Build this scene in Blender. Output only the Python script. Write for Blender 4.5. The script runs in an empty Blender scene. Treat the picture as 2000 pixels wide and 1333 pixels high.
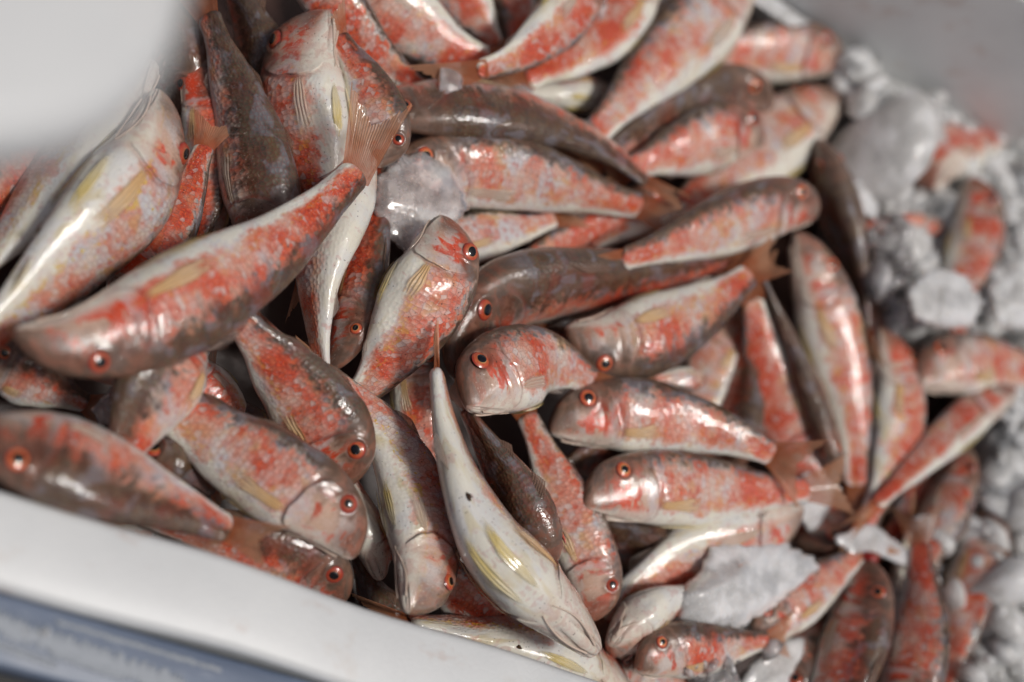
import bpy, math, random
import numpy as np
from mathutils import Matrix, Vector

random.seed(7)
rng = np.random.default_rng(7)
S = bpy.context.scene
COL = S.collection

# ------------------------------------------------------------------ camera
W_PX, H_PX = 2000.0, 1333.0
LENS, SENSOR = 50.0, 36.0
PP = SENSOR / W_PX / LENS               # ray slope per photo pixel
D0 = 0.65                               # metres to the pile along the optical axis
UP = np.array([0.60, 0.28, 1.0]); UPN = np.linalg.norm(UP); UP = UP / UPN
XW = np.array([2.09, -0.876, -1.0]); XW = XW - UP * XW.dot(UP); XW /= np.linalg.norm(XW)
YW = np.cross(UP, XW)
ROT = np.array([XW, YW, UP])            # camera space -> world
CAM_H = D0 / UPN
LOC = np.array([0, 0, CAM_H])
cam_d = bpy.data.cameras.new('camera'); cam = bpy.data.objects.new('camera', cam_d); COL.objects.link(cam)
mw = Matrix.Identity(4)
for i in range(3):
    for j in range(3):
        mw[i][j] = ROT[i][j]
    mw[i][3] = LOC[i]
cam.matrix_world = mw
cam_d.lens = LENS; cam_d.sensor_width = SENSOR
cam_d.clip_start = 0.01; cam_d.clip_end = 100
cam_d.dof.use_dof = True; cam_d.dof.focus_distance = 0.618; cam_d.dof.aperture_fstop = 2.8
S.camera = cam

# ------------------------------------------------------------------ light
SUN_C = np.array([0.65, 0.02, 0.75]); SUN_C /= np.linalg.norm(SUN_C)
SUN_W = ROT @ SUN_C
el = math.asin(SUN_W[2]); az = math.atan2(SUN_W[0], SUN_W[1])
wd = bpy.data.worlds.new('World'); S.world = wd; wd.use_nodes = True
nt = wd.node_tree
sky = nt.nodes.new('ShaderNodeTexSky'); sky.sky_type = 'NISHITA'; sky.sun_disc = False
sky.sun_elevation = el; sky.sun_rotation = az; sky.air_density = 0.3; sky.dust_density = 4.0; sky.ozone_density = 0.2
bg = nt.nodes['Background']; nt.links.new(sky.outputs[0], bg.inputs[0]); bg.inputs[1].default_value = 0.05
sl = bpy.data.lights.new('sun', 'SUN'); sl.energy = 1.5; sl.angle = math.radians(10); sl.color = (1.0, 0.975, 0.935)
so = bpy.data.objects.new('sun', sl); COL.objects.link(so)
so.rotation_euler = Vector(SUN_W).to_track_quat('Z', 'Y').to_euler()
S.view_settings.view_transform = 'Standard'; S.view_settings.look = 'None'
S.view_settings.exposure = 0.30; S.view_settings.gamma = 1.0
S.render.engine = 'CYCLES'
S.cycles.max_bounces = 8; S.cycles.transparent_max_bounces = 12
S.cycles.use_denoising = True

# ------------------------------------------------------------------ helpers
def plane_depth(x, y, z=0.0):
    u = (np.asarray(x, float) - 1000) * PP; v = (666.5 - np.asarray(y, float)) * PP
    k = UP[0] * u + UP[1] * v - UP[2]
    return (z - CAM_H) / k
def cpt(x, y, D):
    x = np.asarray(x, float); y = np.asarray(y, float)
    return np.stack([(x - 1000) * PP * D, (666.5 - y) * PP * D, -D + 0 * x], -1)
def to_world(p):
    return p @ ROT.T + LOC
def at(x, y, z=0.0):
    return to_world(cpt(x, y, plane_depth(x, y, z)))

def tag(o, label=None, cat=None, group=None, kind=None):
    if label: o['label'] = label
    if cat: o['category'] = cat
    if group: o['group'] = group
    if kind: o['kind'] = kind
    return o
def mesh_obj(name, V, F, mat, parent=None, origin=None, smooth=True, attrs=None):
    me = bpy.data.meshes.new(name)
    V = np.asarray(V, float)
    if origin is not None: V = V - np.asarray(origin)
    F = np.asarray(F) if not isinstance(F, list) else F
    if isinstance(F, np.ndarray):
        n, k = F.shape
        me.vertices.add(len(V)); me.vertices.foreach_set('co', V.astype(np.float32).ravel())
        me.loops.add(n * k); me.loops.foreach_set('vertex_index', F.astype(np.int32).ravel())
        me.polygons.add(n); me.polygons.foreach_set('loop_start', np.arange(0, n * k, k, dtype=np.int32))
        me.polygons.foreach_set('loop_total', np.full(n, k, np.int32))
        me.update(calc_edges=True)
    else:
        me.from_pydata(V.tolist(), [], F); me.update()
    if attrs:
        for nm, a in attrs.items():
            at_ = me.attributes.new(nm, 'FLOAT_VECTOR', 'POINT'); at_.data.foreach_set('vector', np.asarray(a, np.float32).ravel())
    if smooth: me.polygons.foreach_set('use_smooth', np.ones(len(me.polygons), bool))
    me.materials.append(mat)
    o = bpy.data.objects.new(name, me); COL.objects.link(o)
    if parent is not None: o.parent = parent
    elif origin is not None: o.location = Vector(origin)
    return o
def empty(name, loc):
    e = bpy.data.objects.new(name, None); COL.objects.link(e); e.location = Vector(loc); e.empty_display_size = 0.01
    return e
def grid_faces(nr, nc, wrap=False):
    r = np.arange(nr - 1)[:, None]; c = np.arange(nc if wrap else nc - 1)[None, :]
    c2 = (c + 1) % nc
    return np.stack([r * nc + c, r * nc + c2, (r + 1) * nc + c2, (r + 1) * nc + c], -1).reshape(-1, 4)

class M:                                 # small node-graph writer
    def __init__(s, name):
        s.m = bpy.data.materials.new(name); s.m.use_nodes = True; s.t = s.m.node_tree
        s.b = s.t.nodes['Principled BSDF']; s.out = s.t.nodes['Material Output']
    def n(s, typ, ins=None, **kw):
        nd = s.t.nodes.new(typ)
        for k, v in kw.items(): setattr(nd, k, v)
        for k, v in (ins or {}).items(): s.put(nd.inputs[k], v)
        return nd
    def put(s, sock, v):
        if isinstance(v, bpy.types.NodeSocket): s.t.links.new(v, sock)
        elif isinstance(v, (tuple, list)) and len(v) == 3 and sock.type == 'RGBA': sock.default_value = (*v, 1)
        else: sock.default_value = v
    def math(s, op, a, b=0.0, clamp=False):
        nd = s.n('ShaderNodeMath', operation=op); nd.use_clamp = clamp
        s.put(nd.inputs[0], a); s.put(nd.inputs[1], b); return nd.outputs[0]
    def ss(s, x, lo, hi, a=0.0, b=1.0):
        nd = s.n('ShaderNodeMapRange'); nd.interpolation_type = 'SMOOTHSTEP'
        for i, v in enumerate((x, lo, hi, a, b)): s.put(nd.inputs[i], v)
        return nd.outputs[0]
    def mix(s, f, a, b):
        nd = s.n('ShaderNodeMix', data_type='RGBA'); s.put(nd.inputs[0], f); s.put(nd.inputs[6], a); s.put(nd.inputs[7], b); return nd.outputs[2]
    def noise(s, vec, scale, detail=3, rough=.55, dim='2D', dist=0.0):
        nd = s.n('ShaderNodeTexNoise', {'Scale': scale, 'Detail': detail, 'Roughness': rough, 'Distortion': dist}, noise_dimensions=dim)
        if vec is not None: s.put(nd.inputs['Vector'], vec)
        return nd.outputs[0]
    def attr(s, name, typ='GEOMETRY'):
        return s.n('ShaderNodeAttribute', attribute_name=name, attribute_type=typ)
    def sep(s, v):
        return s.n('ShaderNodeSeparateXYZ', {0: v}).outputs
    def vmul(s, v, k):
        nd = s.n('ShaderNodeVectorMath', operation='MULTIPLY'); s.put(nd.inputs[0], v); nd.inputs[1].default_value = k; return nd.outputs[0]
    def set(s, **kw):
        for k, v in kw.items(): s.put(s.b.inputs[k.replace('_', ' ')], v)
    def bump(s, h, strength, dist, normal=None):
        ins = {'Height': h, 'Strength': strength, 'Distance': dist}
        if normal is not None: ins['Normal'] = normal
        return s.n('ShaderNodeBump', ins).outputs[0]

# ------------------------------------------------------------------ materials
def fish_skin():
    m = M('mullet_skin')
    st = m.sep(m.attr('fish').outputs['Vector']); s_, t_, cr_ = st[0], st[1], st[2]
    met = m.attr('met').outputs['Vector']
    P = lambda n: m.attr(n, 'OBJECT').outputs['Fac']
    red, dark, yel, pale = P('redness'), P('darkness'), P('yellow'), P('pale')
    big = m.noise(met, 55, 3, .55); mid = m.noise(m.vmul(met, (1.25, 1, 1)), 165, 2, .55, dist=.3); fine = m.noise(met, 900, 3, .6)
    big2 = m.noise(m.vmul(met, (1, 1.3, 1)), 83.7, 2, .5, dist=.4)
    scl = m.vmul(met, (430, 500, 1))
    vor = m.n('ShaderNodeTexVoronoi', {'Vector': scl, 'Scale': 1.0, 'Randomness': .8}, voronoi_dimensions='2D', feature='F1')
    cell = m.sep(vor.outputs['Color'])[0]
    edge = m.n('ShaderNodeTexVoronoi', {'Vector': scl, 'Scale': 1.0, 'Randomness': .8}, voronoi_dimensions='2D', feature='DISTANCE_TO_EDGE').outputs['Distance']
    wr = m.noise(m.vmul(met, (1.6, 1, 1)), 620, 2, .6, dist=1.2)
    hd = m.ss(m.math('ADD', s_, m.math('MULTIPLY', m.math('SUBTRACT', mid, .5), .10)), .23, .31, 1.0, 0.0)                       # head mask
    body = m.math('SUBTRACT', 1.0, hd)
    # t perturbed by noise and scale cells
    tp = m.math('ADD', t_, m.math('MULTIPLY', m.math('SUBTRACT', mid, .5), .22))
    tp = m.math('ADD', tp, m.math('MULTIPLY', m.math('MULTIPLY', m.math('SUBTRACT', cell, .5), .10), body))
    # flank silver-pink with lilac and ochre drifts
    flank = m.mix(m.ss(big2, .38, .62), (.70, .62, .55), (.62, .61, .63))
    flank = m.mix(m.math('MULTIPLY', m.ss(m.noise(m.vmul(met, (1, 2.0, 1)), 61.3, 2), .55, .68), .8), flank, (.66, .40, .17))
    flank = m.mix(m.math('MULTIPLY', m.ss(m.noise(met, 120, 2), .58, .72), .5), flank, (.52, .51, .58))
    flank = m.mix(m.math('MULTIPLY', m.ss(m.noise(met, 420, 2), .66, .74), m.math('MULTIPLY', yel, 1.2), True), flank, (.72, .52, .06))
    belly = m.mix(m.ss(big, .4, .65), (.80, .77, .67), (.73, .72, .69))
    belly = m.mix(m.math('MULTIPLY', m.ss(m.noise(m.vmul(met, (1, 2.5, 1)), 47.0, 2), .52, .70), m.math('MULTIPLY', yel, .6)), belly, (.58, .45, .16))
    belly = m.mix(m.math('MULTIPLY', m.ss(mid, .60, .70), .45), belly, (.58, .36, .33))
    bl = m.ss(tp, m.math('SUBTRACT', .72, m.math('MULTIPLY', pale, .22)), m.math('SUBTRACT', .82, m.math('MULTIPLY', pale, .2)))
    c = m.mix(bl, flank, belly)
    # red mosaic
    rsum = m.math('ADD', m.math('MULTIPLY', big, 1.0), m.math('MULTIPLY', mid, .34))
    rsum = m.math('ADD', rsum, m.math('MULTIPLY', m.math('SUBTRACT', cell, .5), .07))
    rsum = m.math('ADD', rsum, m.math('MULTIPLY', m.math('SUBTRACT', fine, .5), .12))
    zone = m.math('MULTIPLY', m.ss(tp, .12, .28), m.ss(tp, .58, .80, 1.0, 0.0))
    tailz = m.ss(s_, .55, 1.0, 0, .12)
    thr = m.math('SUBTRACT', .955, m.math('MULTIPLY', red, .34))
    thr = m.math('SUBTRACT', thr, tailz)
    thr = m.math('ADD', thr, m.math('MULTIPLY', m.math('SUBTRACT', 1.0, zone), .45))
    rd = m.math('SUBTRACT', rsum, thr)
    c = m.mix(m.math('MULTIPLY', m.ss(rd, -.34, -.03), .75), c, (.70, .25, .15))
    rm = m.ss(rd, -.11, .15)
    redc = m.mix(m.ss(fine, .35, .65), (.50, .026, .009), (.76, .085, .020))
    redc = m.mix(m.math('MULTIPLY', m.ss(cell, .5, 1), .4), redc, (.66, .19, .08))
    c = m.mix(m.math('MULTIPLY', rm, .9), c, redc)
    spots = m.math('MULTIPLY', m.ss(cell, .74, .80), m.ss(vor.outputs['Distance'], .30, .62, 1, 0))
    c = m.mix(m.math('MULTIPLY', m.math('MULTIPLY', spots, zone), m.math('MULTIPLY', m.ss(big2, .42, .60), .55)), c, (.50, .07, .035))
    silv = m.math('MULTIPLY', m.math('MULTIPLY', m.ss(cell, .22, .16), zone), m.ss(mid, .42, .58))
    c = m.mix(m.math('MULTIPLY', silv, .55), c, (.66, .60, .56))
    # thin yellow streak line
    ys = m.math('MULTIPLY', m.ss(m.math('ABSOLUTE', m.math('SUBTRACT', tp, .60)), .0, .035, 1, 0), m.math('MULTIPLY', m.ss(mid, .42, .55), yel))
    c = m.mix(m.math('MULTIPLY', ys, .85), c, (.70, .50, .06))
    # back
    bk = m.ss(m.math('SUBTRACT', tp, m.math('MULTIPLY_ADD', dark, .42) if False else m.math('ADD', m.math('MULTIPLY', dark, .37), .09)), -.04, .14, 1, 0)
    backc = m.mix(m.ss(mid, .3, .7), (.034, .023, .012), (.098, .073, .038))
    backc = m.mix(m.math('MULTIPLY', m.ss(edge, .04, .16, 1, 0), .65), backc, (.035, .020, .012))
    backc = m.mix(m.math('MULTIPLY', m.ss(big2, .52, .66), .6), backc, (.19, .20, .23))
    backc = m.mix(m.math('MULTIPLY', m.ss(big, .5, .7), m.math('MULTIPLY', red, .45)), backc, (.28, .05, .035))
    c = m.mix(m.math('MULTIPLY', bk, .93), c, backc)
    # scale edges tinted on the upper flank
    c = m.mix(m.math('MULTIPLY', m.math('MULTIPLY', m.ss(edge, .02, .12, 1, 0), .36), m.math('MULTIPLY', body, m.ss(tp, .66, .5))), c, (.26, .07, .05))
    # head
    cheek = m.mix(m.ss(big2, .42, .62), (.62, .42, .32), (.62, .54, .50))
    cheek = m.mix(m.ss(m.math('ADD', m.math('MULTIPLY', mid, .6), m.math('MULTIPLY', big, .6)), m.math('SUBTRACT', .69, m.math('MULTIPLY', red, .16)), m.math('SUBTRACT', .79, m.math('MULTIPLY', red, .16))), cheek, (.70, .065, .018))
    bar = m.math('MULTIPLY', m.math('MULTIPLY', m.ss(m.math('ABSOLUTE', m.math('SUBTRACT', m.math('ADD', s_, m.math('MULTIPLY', m.math('SUBTRACT', mid, .5), .10)), .205)), .008, .024, 1, 0), m.ss(tp, .22, .30)), m.ss(tp, .60, .72, 1, 0))
    cheek = m.mix(m.math('MULTIPLY', bar, m.ss(big2, .42, .50)), cheek, (.60, .060, .022))
    sb = m.math('MULTIPLY', m.math('MULTIPLY', m.ss(m.math('ABSOLUTE', m.math('SUBTRACT', m.math('ADD', s_, m.math('MULTIPLY', m.math('SUBTRACT', mid, .5), .06)), .255)), .006, .022, 1, 0), m.ss(tp, .25, .36)), .7)
    cheek = m.mix(sb, cheek, (.62, .54, .54))
    snout = m.mix(m.ss(mid, .35, .7), (.11, .060, .036), (.27, .155, .105))
    topm = m.ss(tp, m.math('ADD', .23, m.math('MULTIPLY', dark, .2)), m.math('ADD', .40, m.math('MULTIPLY', dark, .3)), 1, 0)
    sn = m.math('MULTIPLY', m.ss(s_, .06, .16, .9, 0), m.ss(tp, .5, .8, 1, .15))
    cheek = m.mix(m.ss(tp, m.math('SUBTRACT', .70, m.math('MULTIPLY', pale, .22)), m.math('SUBTRACT', .86, m.math('MULTIPLY', pale, .2))), cheek, m.mix(m.ss(mid, .4, .6), (.74, .67, .57), (.66, .50, .42)))
    hc = m.mix(m.math('MAXIMUM', m.math('MULTIPLY', topm, .92), sn), cheek, m.mix(m.math('MULTIPLY', dark, .8), snout, m.mix(m.ss(mid, .3, .7), (.08, .05, .035), (.17, .10, .07))))
    c = m.mix(m.math('MULTIPLY', hd, m.math('SUBTRACT', 1.0, m.math('MULTIPLY', pale, .25))), c, hc)
    stip = m.math('MULTIPLY', m.ss(m.noise(met, 1500, 2, .6), .54, .66), m.ss(tp, .75, .35, .03, .28))
    c = m.mix(stip, c, (.20, .085, .05))
    vein = m.math('MULTIPLY', m.ss(wr, .60, .70), m.ss(hd, 0, 1, .08, .28))
    c = m.mix(vein, c, (.30, .13, .085))
    flk = m.math('MULTIPLY', m.ss(m.noise(met, 1100, 2, .5), .63, .72), m.ss(tp, .3, .5, .0, .35))
    c = m.mix(flk, c, (.78, .70, .62))
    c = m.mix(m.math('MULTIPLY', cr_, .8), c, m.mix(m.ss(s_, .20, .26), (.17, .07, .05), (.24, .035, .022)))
    # specks of dirt
    sp = m.n('ShaderNodeTexVoronoi', {'Vector': m.vmul(met, (380, 380, 1)), 'Scale': 1.0, 'Randomness': 1.0}, voronoi_dimensions='2D', feature='F1')
    spk = m.math('MULTIPLY', m.ss(sp.outputs['Distance'], .06, .15, 1, 0), m.ss(m.sep(sp.outputs['Color'])[1], .66, .68))
    spk = m.math('MULTIPLY', spk, m.ss(big, .45, .55))
    c = m.mix(m.math('MULTIPLY', spk, .75), c, (.05, .03, .02))
    # relief
    sc_h = m.math('MULTIPLY', m.ss(vor.outputs['Distance'], .0, .75, 1, 0), m.math('MULTIPLY', body, m.ss(tp, .85, .6, .25, 1)))
    h = m.math('ADD', m.math('MULTIPLY', sc_h, .55), m.math('MULTIPLY', mid, .55))
    h = m.math('ADD', h, m.math('MULTIPLY', fine, .16))
    nrm = m.bump(h, .6, .0006)
    wet = m.bump(m.math('ADD', m.math('MULTIPLY', sc_h, .36), m.math('ADD', m.math('MULTIPLY', m.noise(met, 260, 2), .7), m.math('ADD', m.math('MULTIPLY', wr, m.ss(hd, 0, 1, .22, .45)), m.math('MULTIPLY', m.noise(met, 820, 2, .5), .40)))), .50, .0004)
    m.set(Base_Color=c, Roughness=m.ss(mid, .3, .7, .30, .48), Specular_IOR_Level=.25, Normal=nrm, Coat_Weight=1.0, Coat_Roughness=.035, Coat_IOR=1.44, Coat_Normal=wet,
          Subsurface_Weight=.06, Subsurface_Scale=.002, Subsurface_Radius=(1.0, .45, .3))
    return m.m
def fin_mat(name, root, tip, alpha, rays=44.0, soft=False):
    m = M(name)
    uv = m.sep(m.attr('fin').outputs['Vector'])          # x across, y along, z seed
    nz = m.noise(m.attr('fin').outputs['Vector'], 6, 3, .6, dim='3D')
    ray = m.math('SINE', m.math('ADD', m.math('MULTIPLY', uv[0], rays * 3.1416), m.math('MULTIPLY', nz, 3.0)))
    rm = m.ss(ray, -.5, .9)
    c = m.mix(m.ss(m.math('ADD', uv[1], m.math('MULTIPLY', m.math('SUBTRACT', nz, .5), .8)), .1, .9), root, tip)
    c = m.mix(m.math('MULTIPLY', rm, .3), c, tuple(x * .75 for x in root))
    m.set(Base_Color=c, Roughness=.25, Coat_Weight=1.0, Coat_Roughness=.08, Normal=m.bump(ray, .5, .0006),
          Alpha=(m.math('MULTIPLY', m.ss(rm, 0, 1, alpha, min(1, alpha + .3)), m.math('MULTIPLY', m.ss(m.math('ADD', m.math('ABSOLUTE', m.math('SUBTRACT', uv[0], .5)), m.math('MULTIPLY', m.math('SUBTRACT', nz, .5), .3)), .26, .50, 1, 0), m.math('MULTIPLY', m.ss(m.math('ADD', uv[1], m.math('MULTIPLY', m.math('SUBTRACT', nz, .5), .6)), .62, 1.0, 1, 0), m.ss(m.math('ADD', uv[1], m.math('MULTIPLY', m.math('SUBTRACT', nz, .5), .2)), .0, .16)))) if soft else m.ss(rm, 0, 1, alpha, min(1, alpha + .3))))
    tr = m.n('ShaderNodeBsdfTranslucent', {'Color': c})
    mx = m.n('ShaderNodeMixShader', {0: .06 if soft else .25, 1: m.b.outputs[0], 2: tr.outputs[0]})
    m.t.links.new(mx.outputs[0], m.out.inputs[0])
    return m.m
def simple(name, col, rough, coat=0.0, **kw):
    m = M(name); m.set(Base_Color=col, Roughness=rough, Coat_Weight=coat, Coat_Roughness=.04, **kw); return m.m
def iris_mat():
    m = M('iris')
    r = m.sep(m.attr('fin').outputs['Vector'])
    nz = m.noise(m.attr('fin').outputs['Vector'], 5, 3, .6, dim='3D')
    rr = m.math('ADD', r[0], m.math('MULTIPLY', m.math('SUBTRACT', nz, .5), .12))
    c = m.mix(m.ss(nz, .35, .65), (.62, .085, .03), (.72, .20, .07))
    c = m.mix(m.ss(rr, .50, .60, 1, 0), c, (.70, .42, .16))
    c = m.mix(m.ss(rr, .80, .97), c, (.40, .06, .04))
    bl = m.attr('blood', 'OBJECT').outputs['Fac']
    c = m.mix(m.math('MULTIPLY', bl, .75), c, (.30, .022, .016))
    m.set(Base_Color=c, Roughness=.3, Coat_Weight=1.0, Coat_Roughness=.03)
    return m.m
def ice_mat(name, tint, trans, rough=.28):
    m = M(name)
    tc = m.n('ShaderNodeTexCoord').outputs['Object']
    n1 = m.noise(tc, 90, 4, .6, dim='3D'); n2 = m.noise(tc, 420, 3, .6, dim='3D')
    n0 = m.noise(tc, 45, 3, .6, dim='3D')
    c = m.mix(m.ss(n0, .38, .62), tuple(x * .72 for x in tint), tuple(min(1, x * 1.06) for x in tint))
    fc = m.n('ShaderNodeTexVoronoi', {'Vector': tc, 'Scale': 130.0}, feature='F1').outputs['Distance']
    m.set(Base_Color=c, Roughness=m.ss(n2, .3, .7, rough * .6, rough * 1.4), IOR=1.31, Transmission_Weight=m.ss(n1, .35, .7, trans, trans * .55),
          Subsurface_Weight=1.0, Subsurface_Scale=.006, Subsurface_Radius=(1, .95, .9),
          Normal=m.bump(m.math('ADD', m.math('ADD', n1, m.math('MULTIPLY', n2, .12)), m.math('MULTIPLY', fc, .8)), .45, .0010), Coat_Weight=.3 if name == 'cloudy_ice' else 1.0, Coat_Roughness=.06)
    return m.m
def foam_mat():
    m = M('white_foam')
    tc = m.n('ShaderNodeTexCoord').outputs['Object']
    v = m.n('ShaderNodeTexVoronoi', {'Vector': tc, 'Scale': 260.0}, feature='DISTANCE_TO_EDGE').outputs['Distance']
    nz = m.noise(tc, 14, 4, .6, dim='3D'); st = m.noise(tc, 35, 4, .65, dim='3D')
    c = m.mix(m.ss(nz, .35, .7), (.71, .725, .725), (.64, .655, .66))
    c = m.mix(m.math('MULTIPLY', m.ss(st, .60, .74), .30), c, (.55, .47, .40))
    sm = m.noise(m.vmul(tc, (30, 55, 30)), 1.0, 4, .7, dim='3D')
    c = m.mix(m.math('MULTIPLY', m.ss(sm, .58, .72), .38), c, (.50, .36, .30))
    m.set(Base_Color=c, Roughness=.5, Normal=m.bump(m.math('ADD', m.ss(v, 0, .12), m.math('MULTIPLY', nz, .8)), .15, .0004), Coat_Weight=.15, Coat_Roughness=.25)
    return m.m
def table_mat():
    m = M('wet_blue_table')
    tc = m.n('ShaderNodeTexCoord').outputs['Object']
    n1 = m.noise(m.vmul(tc, (14, 90, 40)), 1.0, 4, .65, dim='3D'); n2 = m.noise(m.vmul(tc, (60, 600, 100)), 1.0, 3, .6, dim='3D')
    c = m.mix(m.ss(n1, .38, .66), (.10, .135, .205), (.16, .20, .28))
    c = m.mix(m.math('MULTIPLY', m.ss(n2, .60, .68), m.ss(n1, .45, .6)), c, (.32, .36, .42))
    m.set(Base_Color=c, Roughness=m.ss(n1, .3, .7, .4, .6), Normal=m.bump(n1, .3, .0008), Coat_Weight=.15, Coat_Roughness=.3)
    return m.m
def ground_mat():
    m = M('dark_floor')
    tc = m.n('ShaderNodeTexCoord').outputs['Object']
    c = m.mix(m.noise(tc, 20, 4, .6, dim='3D'), (.012, .011, .010), (.030, .028, .026))
    m.set(Base_Color=c, Roughness=.6); return m.m
def gap_shade_mat():
    m = M('dark_gap_shade')  # shade of the gaps between the fish, put into a near-black red-brown
    tc = m.n('ShaderNodeTexCoord').outputs['Object']
    n1 = m.noise(tc, 40, 4, .6, dim='3D')
    m.set(Base_Color=m.mix(n1, (.030, .010, .007), (.06, .025, .016)), Roughness=.4, Normal=m.bump(n1, .3, .002)); return m.m

SKIN = fish_skin()
FIN_RED = fin_mat('tail_fin_skin', (.66, .19, .07), (.70, .38, .22), .50)
FIN_PALE = fin_mat('pale_fin_skin', (.62, .48, .40), (.68, .60, .54), .22, 22)
FIN_ORANGE = fin_mat('orange_fin_skin', (.86, .54, .24), (.84, .64, .42), .75, 9, True)
FIN_SIDE = fin_mat('pale_side_fin_skin', (.80, .66, .52), (.80, .70, .60), .5, 9, True)
FIN_YELLOW = fin_mat('yellow_fin_skin', (.84, .74, .50), (.80, .60, .14), .85, 7, True)
FIN_DARK = fin_mat('back_fin_skin', (.20, .12, .08), (.36, .22, .16), .55, 16)
IRIS = iris_mat(); PUPIL = simple('pupil', (.006, .006, .007), .08, 1.0)
ICE = ice_mat('milky_ice', (.97, .97, .96), .30, .22); ICE_SNOW = ice_mat('cloudy_ice', (.96, .95, .93), .34, .4); ICE_CLEAR = ice_mat('clear_ice', (.88, .86, .86), .85, .18); ICE_PINK = ice_mat('pink_ice', (.93, .86, .84), .72, .22)
FOAM = foam_mat(); TABLE = table_mat(); GROUND = ground_mat(); GAP_SHADE = gap_shade_mat()
BARBEL = simple('barbel_skin', (.66, .52, .42), .3, 1.0)
GAPE = simple('raw_red_mouth', (.30, .018, .012), .3, 1.0)
VENT = simple('dark_vent', (.07, .035, .015), .25, 1.0)

# ------------------------------------------------------------------ box, table, ground
def rounded_prism(outline, z0, z1, bevel, seg=3):
    """outline: (n,2) world xy counter-clockwise; a closed prism whose top and bottom edges are rounded"""
    o = np.asarray(outline, float); n = len(o)
    t = np.roll(o, -1, 0) - np.roll(o, 1, 0); nn = np.stack([t[:, 1], -t[:, 0]], 1); nn /= np.linalg.norm(nn, axis=1)[:, None] + 1e-9
    rings = []
    for k in range(seg + 1):
        a = k / seg * math.pi / 2
        rings.append((bevel * (1 - math.sin(a)), z0 + bevel * (1 - math.cos(a))))
    for k in range(seg + 1):
        a = k / seg * math.pi / 2
        rings.append((bevel * (1 - math.cos(a)), z1 - bevel * (1 - math.sin(a))))
    V = np.concatenate([np.concatenate([o - nn * i, np.full((n, 1), z)], 1) for i, z in rings])
    F = grid_faces(len(rings), n, True).tolist()
    F.append(list(range(n))[::-1]); F.append([(len(rings) - 1) * n + i for i in range(n)])
    return V, F
def densify(poly, step):
    out = []
    for a, b in zip(poly, poly[1:] + poly[:1]):
        a = np.array(a, float); b = np.array(b, float); k = max(1, int(np.linalg.norm(b - a) / step))
        for i in range(k): out.append(a + (b - a) * i / k)
    return np.array(out)
def wobble(p, amp, f, seed):
    r = np.random.default_rng(seed); q = p.copy()
    for _ in range(4):
        k = r.normal(size=(2,)) * f; ph = r.uniform(0, 6.28, 2)
        q[:, 0] += amp * np.sin(p @ k + ph[0]) * .5; q[:, 1] += amp * np.sin(p @ k + ph[1]) * .5
    return q

RIM = 0.022
nA, nB = at(0, 957, RIM), at(1210, 1335, RIM)
yin = (nA[1] + nB[1]) / 2                                   # near wall, inner face
yout = (at(0, 1142, RIM)[1] + at(600, 1325, RIM)[1]) / 2    # near wall, outer face
yfar = (at(1575, 10, -.012)[1] + at(2000, 262, -.012)[1]) / 2
xr = at(2075, 1050, -.02)[0]; xl = at(-420, 500, 0)[0] - .10
BASE = -0.135; TH = yin - yout
print('box', xl, xr, yin, yout, yfar, 'dirs', nA, nB)
box = empty('foam_box', ((xl + xr) / 2, yin, BASE))
tag(box, 'open white foam box packed with red mullet and crushed ice', 'box')
def wall(name, x0, x1, y0, y1, z0, z1, seed, bev=.0035):
    o = densify([(x0, y0), (x1, y0), (x1, y1), (x0, y1)], .012)
    o = wobble(o, .0009, 60, seed)
    V, F_ = rounded_prism(o, z0, z1, bev)
    return mesh_obj(name, V, F_, FOAM, box, box.location)
wall('near_wall', xl - TH, xr + TH, yout, yin, BASE, RIM, 1)
wall('far_wall', xl - TH, xr + TH, yfar, yfar + TH, BASE, RIM + .055, 2)
wall('end_wall', xr, xr + TH, yin + .001, yfar - .001, BASE, RIM, 3)
wall('end_wall', xl - TH, xl, yin + .001, yfar - .001, BASE, RIM, 4)
wall('base', xl + .001, xr - .001, yin + .001, yfar - .001, BASE, BASE + .02, 5)
V, F_ = rounded_prism(densify([(xl, yin), (xr, yin), (xr, yfar), (xl, yfar)], .03), BASE + .03, -.085, .002)
tag(mesh_obj('gap_shade_sheet', V, F_, GAP_SHADE), kind='structure')  # added dark sheet over the white base, keeps gaps in the heap dark

TZ = RIM - .003
tab = empty('counter_edge', (0, yout - .03, TZ)); tag(tab, 'wet blue-grey counter strip with frosty scratches outside the white box', 'counter')
ytab = at(30, 1312, TZ)[1]
V, F_ = rounded_prism(densify([(-1.2, ytab), (1.4, ytab), (1.4, yout - .0012), (-1.2, yout - .0012)], .02), TZ - .03, TZ, .002)
mesh_obj('counter_top', V, F_, TABLE, tab, tab.location)
STREAK = simple('frost_streak', (.36, .39, .43), .7)
p0, p1 = at(-20, 1212, TZ), at(360, 1345, TZ)
def ribbon(name, a, b, wd_, z, seed):
    r = np.random.default_rng(seed); n = 90; t = np.linspace(0, 1, n)[:, None]
    c = a[None, :2] * (1 - t) + b[None, :2] * t; d = (b - a)[:2]; d /= np.linalg.norm(d); nn = np.array([-d[1], d[0]])
    w1 = wd_ * (.4 + r.random((n, 1))); w2 = wd_ * (.4 + r.random((n, 1)))
    V = np.stack([np.c_[c + nn * w1, np.full(n, z)], np.c_[c, np.full(n, z + .0012)], np.c_[c - nn * w2, np.full(n, z)]], 1).reshape(-1, 3)
    return mesh_obj(name, V, grid_faces(n, 3), STREAK, tab, tab.location)
ribbon('frost_streak', p0, p1, .0035, TZ + .0006, 1)
ribbon('frost_streak', at(-20, 1255, TZ), at(110, 1300, TZ), .0012, TZ + .0006, 2)
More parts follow.
